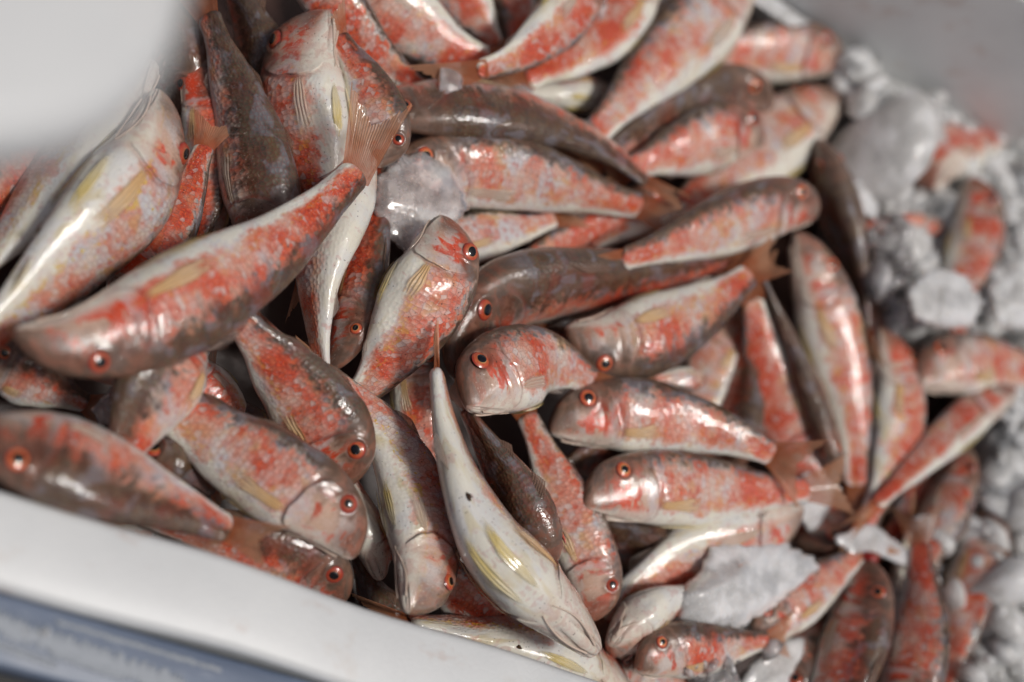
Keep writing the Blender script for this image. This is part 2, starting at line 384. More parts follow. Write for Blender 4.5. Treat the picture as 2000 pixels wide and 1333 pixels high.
ribbon('frost_streak', at(110, 1215, TZ), at(430, 1310, TZ), .0009, TZ + .0006, 3)
ribbon('frost_streak', at(100, 1275, TZ), at(240, 1322, TZ), .0015, TZ + .0006, 4)
V = np.array([(-6, -6, -.95), (6, -6, -.95), (6, 6, -.95), (-6, 6, -.95)]); tag(mesh_obj('ground', V, [[0, 1, 2, 3]], GROUND, smooth=False), kind='structure')

# lid corner close to the lens, upper left
zl = CAM_H - .255
lp = [(-500, -420), (-500, 285), (-200, 298), (0, 290), (110, 276), (195, 248), (272, 200), (332, 134), (368, 56), (388, -30), (405, -130), (420, -420)]
lw = np.array([at(x, y, zl)[:2] for x, y in lp])
ar = np.sum(lw[:, 0] * np.roll(lw[:, 1], -1) - lw[:, 1] * np.roll(lw[:, 0], -1))
if ar < 0: lw = lw[::-1]
V, F_ = rounded_prism(densify([tuple(p) for p in lw], .012), zl - .022, zl, .008, 4)
lid = mesh_obj('lid', V, F_, FOAM, None, (*lw.mean(0), zl - .022))
tag(lid, 'rounded white foam lid corner held out of focus over the upper left fish', 'lid')

# ------------------------------------------------------------------ the fish
# profile of a red mullet, body depth = 1
SK = np.array([0, .004, .012, .03, .06, .10, .15, .20, .26, .32, .40, .50, .60, .70, .80, .88, .95, 1.0])
HD = np.array([0, .075, .14, .245, .355, .430, .475, .500, .515, .52, .515, .480, .42, .345, .265, .205, .175, .170])
HV = np.array([0, .05, .085, .130, .185, .245, .300, .340, .375, .41, .43, .420, .37, .295, .225, .18, .158, .155])
WD = np.array([0, .045, .075, .110, .143, .178, .210, .240, .275, .300, .292, .250, .198, .150, .112, .085, .066, .058])
def prof(s):
    q = np.sqrt(np.clip(s, 0, 1)); k = np.sqrt(SK)
    return np.interp(q, k, HD), np.interp(q, k, HV), np.interp(q, k, WD)
S_BODY = np.concatenate([np.linspace(0, 1, 14)[:-1] ** 1.8 * .06, np.linspace(.06, .34, 40)[:-1], np.linspace(.34, .965, 52), np.array([.974, .982, .989, .994, .998, 1.0])])
NTH = 72
def cubic(pts, s):
    """Catmull-Rom through pts at normalised arc length s"""
    p = np.asarray(pts, float); n = len(p)
    e = np.concatenate([[2 * p[0] - p[1]], p, [2 * p[-1] - p[-2]]])
    t = np.linspace(0, n - 1, 240); i = np.clip(t.astype(int), 0, n - 2); f = (t - i)[:, None]
    a, b, c, d = e[i], e[i + 1], e[i + 2], e[i + 3]
    q = .5 * (2 * b + (c - a) * f + (2 * a - 5 * b + 4 * c - d) * f ** 2 + (3 * b - a - 3 * c + d) * f ** 3)
    L = np.concatenate([[0], np.cumsum(np.linalg.norm(np.diff(q, axis=0), axis=1))]); L /= L[-1]
    return np.stack([np.interp(s, L, q[:, k]) for k in range(p.shape[1])], -1)

FISH = []
def F(label, pts, w, a, z, red=.5, dark=.3, yel=.4, pale=.3, tip=None, drop=0.0, group=None, fin=1.0, vent=False, hs=None, df=None):
    """pts: snout to tail base as seen in the photo; w: widest breadth; a: where the back points
    (0 = to the lens, +90 = to the left of the heading, 180 = belly to the lens); z: layer"""
    FISH.append(dict(label=label, pts=pts, w=w, a=a, z=z, red=red, dark=dark, yel=yel, pale=pale, tip=tip, drop=drop, fin=fin, vent=vent, hs=hs, df=df))
#@FISH@
# --- left side, nearest the lens
F('big near mullet with orange-red patches, snout at left edge, tail raised across the heap', [(10,662),(135,664),(300,608),(450,532),(585,440),(700,332)], 196, 88, 9, .85, .62, .25, .35, tip=(748,182), fin=.75, hs=.34, df=.20)
F('belly-up mullet with yellow streaks lying above the big near red-patched fish', [(322,168),(298,270),(238,378),(150,482),(50,585),(-70,700)], 188, -128, 6, .35, .2, .95, .75, hs=.32, vent=True)
F('olive-stained pale mullet running from under the lid to the left edge', [(300,110),(190,262),(70,408),(-80,575)], 135, 150, 4, .2, .7, .6, .7)
F('mullet mostly hidden under the white lid, red eye at the far left', [(120,215),(40,310),(-120,470)], 150, 55, 2, .75, .5, .1, .3)
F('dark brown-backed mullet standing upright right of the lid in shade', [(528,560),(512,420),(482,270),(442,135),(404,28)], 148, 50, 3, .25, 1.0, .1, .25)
F('deep red shaded mullet wedged between the yellow-streaked belly and the dark upright back', [(372,95),(400,230),(405,360),(380,500)], 105, -80, 1, .95, .6, .0, .1)
F('crimson mullet sliver with silvery edge beside the yellow-streaked belly fish', [(215,580),(305,470),(362,370),(400,285)], 118, 70, 3, .95, .1, .2, .35)
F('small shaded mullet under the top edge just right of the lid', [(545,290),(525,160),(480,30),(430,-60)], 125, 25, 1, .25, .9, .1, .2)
F('ochre-speckled mullet deep in the gap above the big near fish back', [(420,330),(392,450),(360,560)], 95, 30, 0, .5, .7, .6, .2)
# --- upper left belly fish and its neighbours
F('white-bellied mullet with red cheek and open jaw pointing to the top edge', [(632,12),(602,95),(598,185),(610,285),(618,400),(610,520)], 168, 128, 5.8, .75, .2, .35, .9, fin=.4)
F('slim white-bellied mullet running down from under the raised tail of the big fish', [(715,262),(668,400),(628,525),(622,640),(630,722)], 128, (125,150), 6, .55, .2, .15, .9, fin=.15, tip=(634,760))
F('dark-backed mullet head down left of centre with glinting spine and red flank', [(652,732),(690,612),(716,490),(736,360),(742,260)], 92, 48, 5.5, .95, .5, .1, .1)
F('silver-cheeked mullet peeking out behind the raised tail with dark snout', [(752,332),(742,255),(712,165),(660,70)], 112, 78, 6.5, .5, .45, .2, .4)
F('thin red mullet with a bluish back edge sweeping down from the top edge', [(560,-90),(655,22),(728,105),(822,172)], 112, -75, 5, .85, .1, .1, .3, tip=(905,205), fin=.5)
F('broad pink-patched mullet cut by the top edge left of the curved tail fish', [(660,-80),(770,15),(862,80),(952,118)], 155, 88, 4, .72, .22, .35, .55, tip=(1010,130), fin=.4)
F('white and red mullet cut by the top edge, second behind the curved tail fish', [(850,-80),(915,5),(968,88)], 112, 85, 2, .75, .2, .3, .4)
F('dark red mullet in the shadow between two fish at the top edge', [(960,-90),(1005,15),(1000,110)], 95, 60, 1, .9, .5, .1, .1)
F('curved cream-bellied mullet arching down from the top edge to a reddish tail', [(1175,-90),(1098,28),(1010,105),(932,138)], 108, -112, 7, .7, .15, .45, .75, tip=(798,172), fin=.55)
F('red-shouldered mullet with white belly right of the arched cream fish', [(1290,-80),(1215,40),(1130,112),(1030,158)], 120, 100, 4, .8, .15, .5, .55)
F('large silvery pink mullet slanting from the top edge to the dark-backed pair', [(1470,-75),(1385,42),(1300,120),(1225,196),(1158,268)], 160, 82, 5, .58, .3, .35, .5, fin=.4)
F('small whitish belly showing in the gap above the long dark back', [(1215,185),(1120,182),(1030,172),(960,160)], 82, 160, 1, .3, .2, .3, .9)
F('long dark-backed mullet with pink upper edge stretching right to a red tail', [(655,203),(760,208),(900,212),(1045,232),(1178,290),(1265,354)], 118, 28, 5.4, .62, .95, .0, .2, tip=(1345,395), fin=.45)
F('pale pink mullet with dark glinting back, head under the ice lump', [(722,362),(835,345),(960,338),(1080,362),(1180,388),(1252,404)], 156, -74, 4.7, .42, .34, .25, .45, tip=(1322,440), fin=.45)
F('brown mullet with bright red eye facing right below the silvery pink fish', [(1520,205),(1440,188),(1340,222),(1250,265),(1180,305)], 125, 52, 4.2, .5, .85, .05, .15)
F('banded mullet with dark eye and orange pectoral fin under the brown red-eyed fish', [(1498,268),(1420,268),(1320,298),(1225,330)], 132, 78, 4.4, .75, .25, .3, .45)
F('silver-bellied mullet with shining gill beside the ice at upper right', [(1638,172),(1560,245),(1470,318),(1370,388),(1290,440)], 155, 100, 3, .45, .2, .3, .7)
F('blurred pink mullet with brown pectoral fin under the far ice strip', [(1655,112),(1545,108),(1440,108),(1330,120)], 122, 80, 3, .6, .2, .3, .5)
F('pinkish grey-backed mullet pointing right, head above the upright pale fish', [(1608,402),(1520,412),(1420,440),(1310,478),(1215,508)], 128, 66, 7, .62, .42, .4, .35, fin=.1)
F('lilac silver-scaled mullet under the pale pink fish right of the ice lump', [(800,520),(890,482),(970,458),(1035,445),(1085,428)], 100, -98, 3, .28, .12, .0, .45)
F('bright red mullet flank in the gap below the pale pink fish tail', [(1330,385),(1220,425),(1110,470),(990,530)], 98, 70, 2, .95, .3, .1, .2)
F('narrow whitish mullet tail lying over the bright red flank', [(1340,395),(1250,440),(1160,482)], 52, 140, 3, .4, .1, .1, .8)
# --- centre
F('upright mullet with wide red eye beneath the ice lump, white belly to the left', [(878,418),(856,505),(812,600),(758,695),(690,790)], 172, -103, 8, .62, .18, .4, .62, hs=.22)
F('brown-backed mullet curling down in the middle, wet glints along its spine', [(886,752),(904,668),(962,592),(1060,560),(1190,548),(1310,534),(1420,507)], 142, (-22,-42), 5, 1.0, .85, .05, .1)
F('cream-topped mullet with its back turned down, eye low, right of the brown curled fish', [(1095,655),(1185,664),(1290,640),(1390,588),(1465,535)], 154, 86, 7, .58, .55, .45, .6, tip=(1530,495), fin=.45)
F('foreshortened mullet facing left with a large eye in the middle of the heap', [(902,786),(962,748),(1040,716),(1105,722),(1155,748)], 168, -84, 9, .62, .26, .25, .5, drop=.035, fin=.3)
F('mullet facing left with ochre pectoral fin and orange fanned tail', [(1062,832),(1140,822),(1250,820),(1370,838),(1455,866),(1510,888)], 146, -84, 8, .62, .30, .25, .5, tip=(1590,925), fin=1.25)
F('bluish-shouldered mullet facing left below the orange-tailed one', [(1128,978),(1205,966),(1325,960),(1430,965),(1520,962),(1580,955)], 148, -84, 7, .75, .24, .25, .5)
F('belly-up mullet with dark freckles and red lower edge leading under the large ice chunk', [(1575,1000),(1460,1040),(1350,1078),(1255,1138),(1185,1215)], 140, -122, 5, .5, .2, .5, .85, fin=.4)
F('white belly mullet stretched head down with two yellow fins and pink snout', [(1174,1280),(1102,1206),(1030,1138),(965,1068),(918,985),(888,900),(864,805),(853,720)], 150, 172, 9, .3, .05, .6, 1.0, tip=(852,635), fin=.35, vent=True)
F('curved white mullet head down with a golden fin patch and orange side fin', [(804,1214),(822,1112),(818,1020),(795,930),(750,842),(700,785),(652,742)], 142, 126, 8, .45, .15, .85, .85, fin=.15)
F('red-mottled mullet head down with large orange eye left of the curved white fish', [(686,962),(658,878),(600,790),(530,700),(455,610)], 166, 62, 8.05, .85, .42, .35, .25)
F('pink-mottled mullet with bluish back pointing to the lower right, eye near the box rim', [(712,1090),(640,1014),(530,934),(412,855),(315,785),(240,730)], 174, 80, 8.1, .66, .24, .35, .45)
F('blurred dark mullet lying along the box rim at the lower left', [(-70,850),(60,872),(190,922),(320,975),(450,1035)], 178, 52, 8.3, .8, .85, .05, .1, tip=(545,1070), fin=.35)
F('brown mullet with orange eye looking over the white rim', [(690,1172),(605,1120),(505,1078),(390,1035),(280,1005)], 145, 50, 5, .75, .72, .1, .1)
F('pale mullet tucked behind the box rim under the blurred dark fish', [(110,960),(220,1000),(340,1055),(430,1100)], 90, 150, 2, .2, .2, .3, .9)
F('speckled mullet under the big near fish with pink ice on its side', [(375,620),(328,720),(275,820),(215,925)], 175, 48, 8.2, .7, .75, .1, .1, fin=.3)
F('shadowed mullet head at the left edge under the big near snout', [(-40,690),(60,742),(170,790)], 120, -60, 2, .3, .6, .1, .5)
F('vivid red mullet sliver in the dark gap below the big near fish', [(350,690),(425,770),(505,860)], 92, 75, 2, 1.0, .1, .3, .1)
F('orange-shouldered mullet wedged under the upright red-eyed fish', [(812,650),(808,770),(835,890),(850,960)], 98, -85, 3, .7, .1, .2, .6)
F('dark brown mullet lying back up, eye at lower end, red left flank', [(1078,1120),(1046,1050),(1002,958),(955,878),(908,800)], 118, 22, 6, .95, 1.0, .0, .1)
F('mullet head down with shining cheek and orange pectoral fin by the white pink-snouted belly', [(1163,1224),(1150,1120),(1110,1005),(1070,910),(1028,810)], 122, 92, 5, .72, .12, .2, .55)
F('white chin of a mullet poking up between the rim and the curved white fish', [(748,1138),(722,1052),(690,960),(660,890)], 78, 165, 4, .5, .1, .1, 1.0)
F('bright red mullet flank under the head of the stretched white belly fish', [(1030,1250),(930,1182),(850,1118),(790,1060)], 118, 75, 3, 1.0, .12, .0, .2)
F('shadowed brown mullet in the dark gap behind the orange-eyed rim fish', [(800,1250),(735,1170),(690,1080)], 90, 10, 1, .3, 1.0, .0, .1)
F('cream belly mullet along the rim with a brown vent and golden fin', [(1250,1375),(1140,1302),(1020,1256),(900,1232),(800,1212)], 122, 160, 4, .35, .1, .85, .95, vent=True)
# --- bottom right
F('small white mullet with half-open mouth beside the large ice chunk', [(1186,1272),(1240,1218),(1305,1180),(1390,1150)], 100, 165, 5, .55, .15, .1, .9)
F('small brown-topped mullet with orange eye facing left at the bottom edge', [(1236,1300),(1315,1278),(1400,1270),(1500,1250)], 108, -68, 5.6, .6, .5, .1, .25)
F('silvery mullet just entering the bottom edge beside the rim', [(1165,1300),(1270,1335),(1390,1370)], 90, -80, 2, .5, .3, .1, .5)
F('shaded rosy mullet facing lower left under the right edge of the large ice chunk', [(1463,1258),(1530,1202),(1605,1140),(1690,1075)], 105, -75, 5, .6, .45, .1, .3)
F('dark red mullet pointing up with a blood-red open mouth and orange eye at lower right', [(1708,1085),(1682,1186),(1652,1290),(1612,1420),(1580,1560)], 128, -60, 6, .95, .6, .1, .1)
F('red-striped mullet standing upright with white right side behind the orange tail', [(1592,968),(1568,885),(1530,790),(1492,685),(1468,585)], 132, -78, 4, .92, .16, .3, .5)
F('buff-gilled mullet in the gap between the cream-topped fish and the red-striped one', [(1440,600),(1400,700),(1375,800),(1370,880)], 115, 80, 1, .35, .15, .5, .5)
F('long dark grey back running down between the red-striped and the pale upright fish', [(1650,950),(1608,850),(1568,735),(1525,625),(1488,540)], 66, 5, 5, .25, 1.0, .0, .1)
F('tall pale mullet with orange patches hanging from under the right-pointing fish', [(1560,442),(1592,560),(1630,680),(1660,800),(1672,950)], 122, -108, 5, .7, .12, .5, .75, fin=.12)
F('dark upright back at the edge of the ice with a red right flank', [(1588,262),(1632,390),(1670,520),(1692,650)], 88, -20, 4, .6, 1.0, .0, .1)
F('thin pink mullet side beside the dark upright back', [(1712,560),(1702,700),(1688,850),(1672,1000)], 48, -70, 3, .7, .2, .3, .5, fin=.15)
F('blurred yellow-bellied mullet standing upright near the right ice', [(1722,632),(1742,730),(1748,830),(1728,930),(1690,1020)], 108, -130, 5, .75, .1, .9, .7, fin=.12)
F('red-edged mullet slanting up to the right edge with its tail by the yellow belly', [(1985,752),(1880,832),(1795,908),(1712,985)], 82, 100, 6, .85, .08, .2, .6, fin=.12)
F('white and red mullet lying level under the ice at the right edge', [(1780,738),(1860,722),(1960,722),(2070,745)], 128, -92, 5, .7, .2, .4, .65)
F('red-cheeked mullet head poking out of the upper right ice', [(1812,372),(1832,315),(1885,290),(1960,270)], 118, -108, 5, .9, .1, .2, .6, drop=.03)
F('red-spotted pink mullet upright within the right ice', [(1905,340),(1905,450),(1880,560),(1870,660)], 104, -92, 5.6, .85, .12, .3, .6)
F('small mullet with orange tail root lying in the ice beside the dark upright back', [(1850,455),(1790,440),(1720,440),(1675,450)], 44, 80, 3, .9, .1, .6, .4)
F('red-blotched mullet with bright highlights standing at the bottom right', [(1745,1420),(1775,1300),(1795,1180),(1795,1060)], 128, 72, 6, .8, .2, .2, .5)
F('white mullet flank between the blood-red mouth and the red-blotched fish', [(1690,1400),(1730,1270),(1755,1150),(1775,1040)], 92, 170, 3, .2, .05, .6, .9)
F('pink mullet strip beneath the slanting red-edged fish', [(1890,860),(1850,980),(1800,1090),(1760,1200)], 92, -70, 4, .7, .1, .3, .6, fin=.15)
F('rosy mullet half buried in ice near the right edge', [(1945,980),(1905,1110),(1870,1240),(1840,1370)], 100, -75, 4, .65, .15, .3, .5)
F('dark pale-edged mullet at the bottom edge right of the red-blotched fish', [(1900,1180),(1860,1290),(1840,1400)], 90, 40, 2, .4, .5, .6, .5)
F('red mullet deep between the slanting fish and the ice bridge', [(1850,900),(1780,1000),(1710,1085)], 90, 60, 1, 1.0, .3, .0, .1)
F('rosy snub tail end poking out under the cream-topped fish', [(1380,740),(1330,738),(1280,738)], 46, -80, 2, .6, .1, .1, .6, fin=.3)
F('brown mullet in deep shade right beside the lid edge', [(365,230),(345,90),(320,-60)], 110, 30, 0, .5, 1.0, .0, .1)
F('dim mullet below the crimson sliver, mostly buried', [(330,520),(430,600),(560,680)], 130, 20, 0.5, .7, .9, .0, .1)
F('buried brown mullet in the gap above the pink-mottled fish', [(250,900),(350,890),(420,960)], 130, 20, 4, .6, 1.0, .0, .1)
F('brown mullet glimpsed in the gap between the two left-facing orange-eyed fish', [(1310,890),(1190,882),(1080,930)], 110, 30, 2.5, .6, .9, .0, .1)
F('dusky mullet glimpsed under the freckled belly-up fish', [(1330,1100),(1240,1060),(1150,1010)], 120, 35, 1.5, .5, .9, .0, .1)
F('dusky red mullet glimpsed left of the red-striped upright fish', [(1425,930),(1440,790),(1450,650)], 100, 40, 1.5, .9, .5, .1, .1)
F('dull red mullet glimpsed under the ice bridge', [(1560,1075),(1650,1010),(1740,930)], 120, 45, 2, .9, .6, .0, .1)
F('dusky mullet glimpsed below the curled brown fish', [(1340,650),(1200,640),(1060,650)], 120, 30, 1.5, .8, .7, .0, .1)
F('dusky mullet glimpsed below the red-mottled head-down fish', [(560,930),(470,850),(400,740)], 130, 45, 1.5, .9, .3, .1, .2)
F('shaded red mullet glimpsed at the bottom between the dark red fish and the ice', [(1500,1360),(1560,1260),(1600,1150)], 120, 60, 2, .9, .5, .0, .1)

#@END@

# settle the depths so that bodies lie on one another instead of through one another
NS = 15; SS = np.linspace(0.02, 1, NS)
for f in FISH:
    f['px'] = cubic(f['pts'], SS)
    f['Dp'] = plane_depth(f['px'][:, 0], f['px'][:, 1])
    a = f['a'] if isinstance(f['a'], tuple) else (f['a'], f['a'])
    f['al'] = np.radians(np.interp(SS, [0, 1], a))
    hd, hv, wd_ = prof(SS)
    dep = (hd + hv) / 2
    amid = math.radians((a[0] + a[1]) / 2)
    k = math.sqrt(math.sin(amid) ** 2 * .93 ** 2 + math.cos(amid) ** 2 * .62 ** 2)
    f['H'] = f['w'] * PP * f['Dp'].mean() / k
    f['Rb'] = f['H'] * np.sqrt((np.sin(f['al']) * dep) ** 2 + (np.cos(f['al']) * wd_) ** 2)
    f['Rn'] = f['H'] * np.sqrt((np.cos(f['al']) * dep) ** 2 + (np.sin(f['al']) * wd_) ** 2)
    f['lift0'] = f['z'] * .009 - .062 - f['drop'] * SS
    f['lift'] = f['lift0'].copy()
order = sorted(range(len(FISH)), key=lambda i: (FISH[i]['z'], i))
rank = np.empty(len(FISH), int); rank[order] = np.arange(len(FISH))
X = np.concatenate([f['px'] for f in FISH]); Dp = np.concatenate([f['Dp'] for f in FISH])
Rb = np.concatenate([f['Rb'] for f in FISH]); Rn = np.concatenate([f['Rn'] for f in FISH])
lift0 = np.concatenate([f['lift0'] for f in FISH]); lift = lift0.copy()
fid = np.repeat(np.arange(len(FISH)), NS); rk = rank[fid]
d2 = ((X[:, None] - X[None]) ** 2).sum(-1) ** .5 * PP * (Dp[:, None] + Dp[None]) / 2
reach = (Rb[:, None] + Rb[None]) * .97
I, J = np.nonzero((d2 < reach) & (rk[:, None] > rk[None]))          # i lies over j
need = .80 * (Rn[I] + Rn[J]) * np.sqrt(1 - (d2[I, J] / reach[I, J]) ** 2)
B = np.stack([np.ones(NS), SS - .5, (SS - .5) ** 2 - 1 / 12], 1)
Pm = B @ np.linalg.solve(B.T @ B + np.diag([0, .4, .25]), B.T)
for it in range(140):
    viol = need - (lift[I] - lift[J]); m_ = viol > 0
    up = np.zeros(len(lift)); dn = np.zeros(len(lift))
    np.maximum.at(up, I[m_], viol[m_]); np.maximum.at(dn, J[m_], viol[m_])
    step = up * .10 - dn * .32
    step = (step.reshape(-1, NS) @ Pm.T).ravel()
    lift = lift + step + np.where(lift > lift0, .08, .006) * (lift0 - lift)
    lift = np.minimum(lift, lift0 + .018)
for f_, l_ in zip(FISH, lift.reshape(-1, NS)): print('%5.3f %5.3f z%d %s' % (l_.mean(), (l_ + f_['Rn']).max(), f_['z'], f_['label'][:50]))
print('lift range', lift.min(), lift.max(), 'residual', np.maximum(viol, 0).max())

def lumps(r, s, th, n=9):
    v = np.zeros_like(s * th)
    for _ in range(n):
        fs, ft = r.uniform(6, 30), r.integers(1, 6); v = v + r.normal() * np.sin(fs * s + r.uniform(0, 6.28)) * np.cos(ft * th + r.uniform(0, 6.28))
    return v / n ** .5

def build_fish(k, f):
    r = np.random.default_rng(100 + k)
    px, D = f['px'], f['Dp'] - lift[k * NS:(k + 1) * NS]
    ctrl = cpt(px[:, 0], px[:, 1], D)
    Lr = np.linalg.norm(np.diff(ctrl, axis=0), axis=1).sum()
    H = f['H'] * D.mean() / f['Dp'].mean(); seed = k * .731
    a = f['a'] if isinstance(f['a'], tuple) else (f['a'], f['a'])
    fine_s = np.linspace(0, 1, 200); sp = cubic(ctrl, fine_s)
    tg = -np.gradient(sp, axis=0); tg /= np.linalg.norm(tg, axis=1)[:, None]
    for _ in range(3): tg[1:-1] = (tg[:-2] + tg[1:-1] * 2 + tg[2:]) / 4
    tg /= np.linalg.norm(tg, axis=1)[:, None]
    vw = -sp / np.linalg.norm(sp, axis=1)[:, None]
    N0 = vw - tg * (vw * tg).sum(1)[:, None]; N0 /= np.linalg.norm(N0, axis=1)[:, None]
    Lf = np.cross(N0, tg); al = np.radians(np.interp(fine_s, [0, 1], a))[:, None]
    dv = np.cos(al) * N0 + np.sin(al) * Lf; ev = np.cross(tg, dv)
    def frame(s):
        g = lambda A: np.stack([np.interp(s, fine_s, A[:, i]) for i in range(3)], -1)
        return g(sp), g(dv), g(ev), g(tg)
    hs = f['hs'] if f['hs'] is not None else r.uniform(.04, .20)
    def surf(s, th, off=0.0):
        """s, th broadcastable arrays (th = 0 back, pi belly, side by sign); off along the outward direction, in H"""
        s, th = np.broadcast_arrays(np.asarray(s, float), np.asarray(th, float))
        hd, hv, w_ = prof(s); c, sn = np.cos(th), np.sin(th)
        y = np.where(c > 0, hd * np.abs(c) ** .92, -hv * np.abs(c) ** .9); x = w_ * np.sign(sn) * np.abs(sn) ** .88
        cap = np.sqrt(np.clip(1 - (np.clip(s - .972, 0, 1) / .0281) ** 2, 0, 1)); y = y * (.25 + .75 * cap); x = x * (.25 + .75 * cap)
        sh = 1 - hs * np.clip(1 - s / .30, 0, 1) * np.clip(s / .02, 0, 1) ** .5
        y = y * sh; x = x * (1 - .4 * (1 - sh))
        y = y - .055 * np.exp(-(s / .12) ** 2)
        p, d, e, t = frame(s)
        o = np.asarray(off)
        rr = np.sqrt(y * y + x * x) + 1e-6
        nx, ny = x / np.maximum(w_, .02) ** 2, y / np.maximum(np.where(c > 0, hd, hv), .02) ** 2
        nl = np.sqrt(nx * nx + ny * ny) + 1e-6
        return p + H * ((y + o * ny / nl)[..., None] * d + (x + o * nx / nl)[..., None] * e)
    def attrs(s, th):
        s, th = np.broadcast_arrays(np.asarray(s, float), np.asarray(th, float))
        t = np.abs(((th + np.pi) % (2 * np.pi)) - np.pi) / np.pi
        hd, hv, w_ = prof(s)
        return {'fish': np.stack([s, t, 0 * s], -1).reshape(-1, 3),
                'met': np.stack([s * Lr + seed, t * H * (.75 * .5 + .75 * (hd + hv)) + seed * 1.7, 0 * s], -1).reshape(-1, 3)}
    base = to_world(sp[100])
    root = empty('red_mullet', base); tag(root, f['label'], 'fish', 'red mullet heaped in the white box')
    props = dict(redness=f['red'], darkness=f['dark'], yellow=f['yel'], pale=f['pale'])
    def put(name, P, Fc, mat, at_=None, parent=root):
        P = P.reshape(-1, 3)
        return mesh_obj(name, to_world(P), Fc, mat, parent, base, attrs=at_)
    blood = float(r.uniform(0, 1) ** 1.5); pup = r.uniform(.42, .52)
    SE, TE = .155, math.radians(50)                      # eye place
    re = r.uniform(.096, .106)
    # body ------------------------------------------------------------
    s = S_BODY[:, None]; th = (np.arange(NTH) / NTH * 2 * np.pi)[None]
    sg = np.abs(((th + np.pi) % (2 * np.pi)) - np.pi)
    off = .010 * lumps(r, s, th) * np.clip(s * 12, 0, 1)
    # gill groove behind the cover, cheek crease, mouth and chin creases
    gw = r.uniform(0, 6.28)
    edge = lambda q: .288 - .058 * ((q - 1.75) / 1.0) ** 2 + .004 * np.sin(q * 5 + gw) + .002 * np.sin(q * 13 + gw)
    sgill = edge(sg)
    band = np.clip(1 - np.abs(sg - 1.65) / 1.0, 0, 1) ** .5
    off = off - .018 * np.exp(-((s - sgill - .006) / .010) ** 2) * band
    off = off - .010 * np.exp(-((s - .215 + .02 * (sg - 1.5) ** 2) / .006) ** 2) * np.clip(1 - np.abs(sg - 1.55) / .75, 0, 1) ** .5
    mth = 2.30 + 4.6 * s
    off = off + (.010 * np.exp(-((np.abs(sg - mth) - .17) / .09) ** 2) - .032 * np.exp(-((sg - mth) / .055) ** 2)) * np.clip((.095 - s) / .03, 0, 1) * np.clip(s / .01, 0, 1)
    off = off - .026 * np.exp(-((sg - 2.72 - .9 * s) / .06) ** 2) * np.clip((.2 - s) / .05, 0, 1) * np.clip(s / .02, 0, 1)
    off = off + .012 * np.exp(-((sg - np.pi) / .25) ** 2) * np.clip((.22 - s) / .05, 0, 1) * np.clip(s / .02, 0, 1)
    off = off - .012 * np.exp(-((sg - np.pi) / .12) ** 2) * np.exp(-((s - .34) / .05) ** 2)
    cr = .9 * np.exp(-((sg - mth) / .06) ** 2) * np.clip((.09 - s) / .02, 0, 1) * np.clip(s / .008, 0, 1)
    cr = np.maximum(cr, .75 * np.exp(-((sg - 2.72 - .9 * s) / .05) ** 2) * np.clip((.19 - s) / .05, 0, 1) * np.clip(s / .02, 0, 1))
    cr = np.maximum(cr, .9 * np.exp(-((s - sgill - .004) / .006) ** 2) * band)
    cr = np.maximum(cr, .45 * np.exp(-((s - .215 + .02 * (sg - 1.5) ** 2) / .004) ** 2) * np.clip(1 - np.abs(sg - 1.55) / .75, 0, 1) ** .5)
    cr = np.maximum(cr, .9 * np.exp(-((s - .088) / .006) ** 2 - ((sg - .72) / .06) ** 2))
    P = surf(s, th, off)
    for sd in (1, -1):
        ec = surf(SE, sd * TE)
        d = np.linalg.norm(P - ec, axis=-1) / (H * re)
        en = surf(SE, sd * TE, .1) - ec; en /= np.linalg.norm(en)
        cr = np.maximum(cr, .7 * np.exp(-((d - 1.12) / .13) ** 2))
        P = P + en * (H * (.022 * np.exp(-((d - 1.18) / .20) ** 2) - .05 * np.clip(1.05 - d, 0, 1)))[..., None]
    P = P - 0
    nr = len(S_BODY)
    Fc = grid_faces(nr, NTH, True)
    at_ = attrs(s, th); at_['fish'][:, 2] = (cr + 0 * P[..., 0]).ravel()
    b = put('body', P, Fc, SKIN, at_)
    for kk, v in props.items(): b[kk] = float(v)
    # end cap is hidden in the tail fin root
    for sd in (1, -1):
        # gill cover: a lifted plate
        tt = np.linspace(math.radians(42), math.radians(150), 26)[None]; q = np.linspace(0, 1, 14)[:, None]
        se = edge(tt) - .003
        s0 = .215 - .045 * (tt - 1.7) ** 2
        ss_ = s0 + (se - s0) * np.clip(q / .86, 0, 1) - .006 * np.clip((q - .86) / .14, 0, 1)
        lip = np.clip((tt - math.radians(42)) / .25, 0, 1) * np.clip((math.radians(150) - tt) / .25, 0, 1)
        of = (-.012 + .024 * np.clip(q / .8, 0, 1) ** 1.2) * (.25 + .75 * lip) - .035 * np.clip((q - .86) / .14, 0, 1) + .004 * lumps(r, ss_ * 3, tt)
        g = put('gill_cover', surf(ss_, sd * tt, of), grid_faces(14, 26), SKIN, attrs(ss_, sd * tt))
        for kk, v in props.items(): g[kk] = float(v)
        # eye
        ec = surf(SE, sd * TE, 0.0); en = surf(SE, sd * TE, .1) - ec; en /= np.linalg.norm(en)
        tv = frame(np.array(SE))[3]; ex = tv - en * tv.dot(en); ex /= np.linalg.norm(ex); ey = np.cross(en, ex)
        tilt = r.normal(0, .06, 2)
        def dome(rad, hgt, z0, nr_=8, ns=28, sx=1.0):
            q = np.linspace(0.02, 1, nr_)[:, None]; an = (np.arange(ns) / ns * 2 * np.pi)[None]
            z = z0 + hgt * np.sqrt(np.clip(1 - (q * .97) ** 2, 0, 1))
            return ec + (H * rad) * (q * np.cos(an) * sx)[..., None] * ex + (H * rad) * (q * np.sin(an))[..., None] * ey + (H * (z + 0 * an))[..., None] * en, q, an
        Pd, q, an = dome(re, .042, -.012)
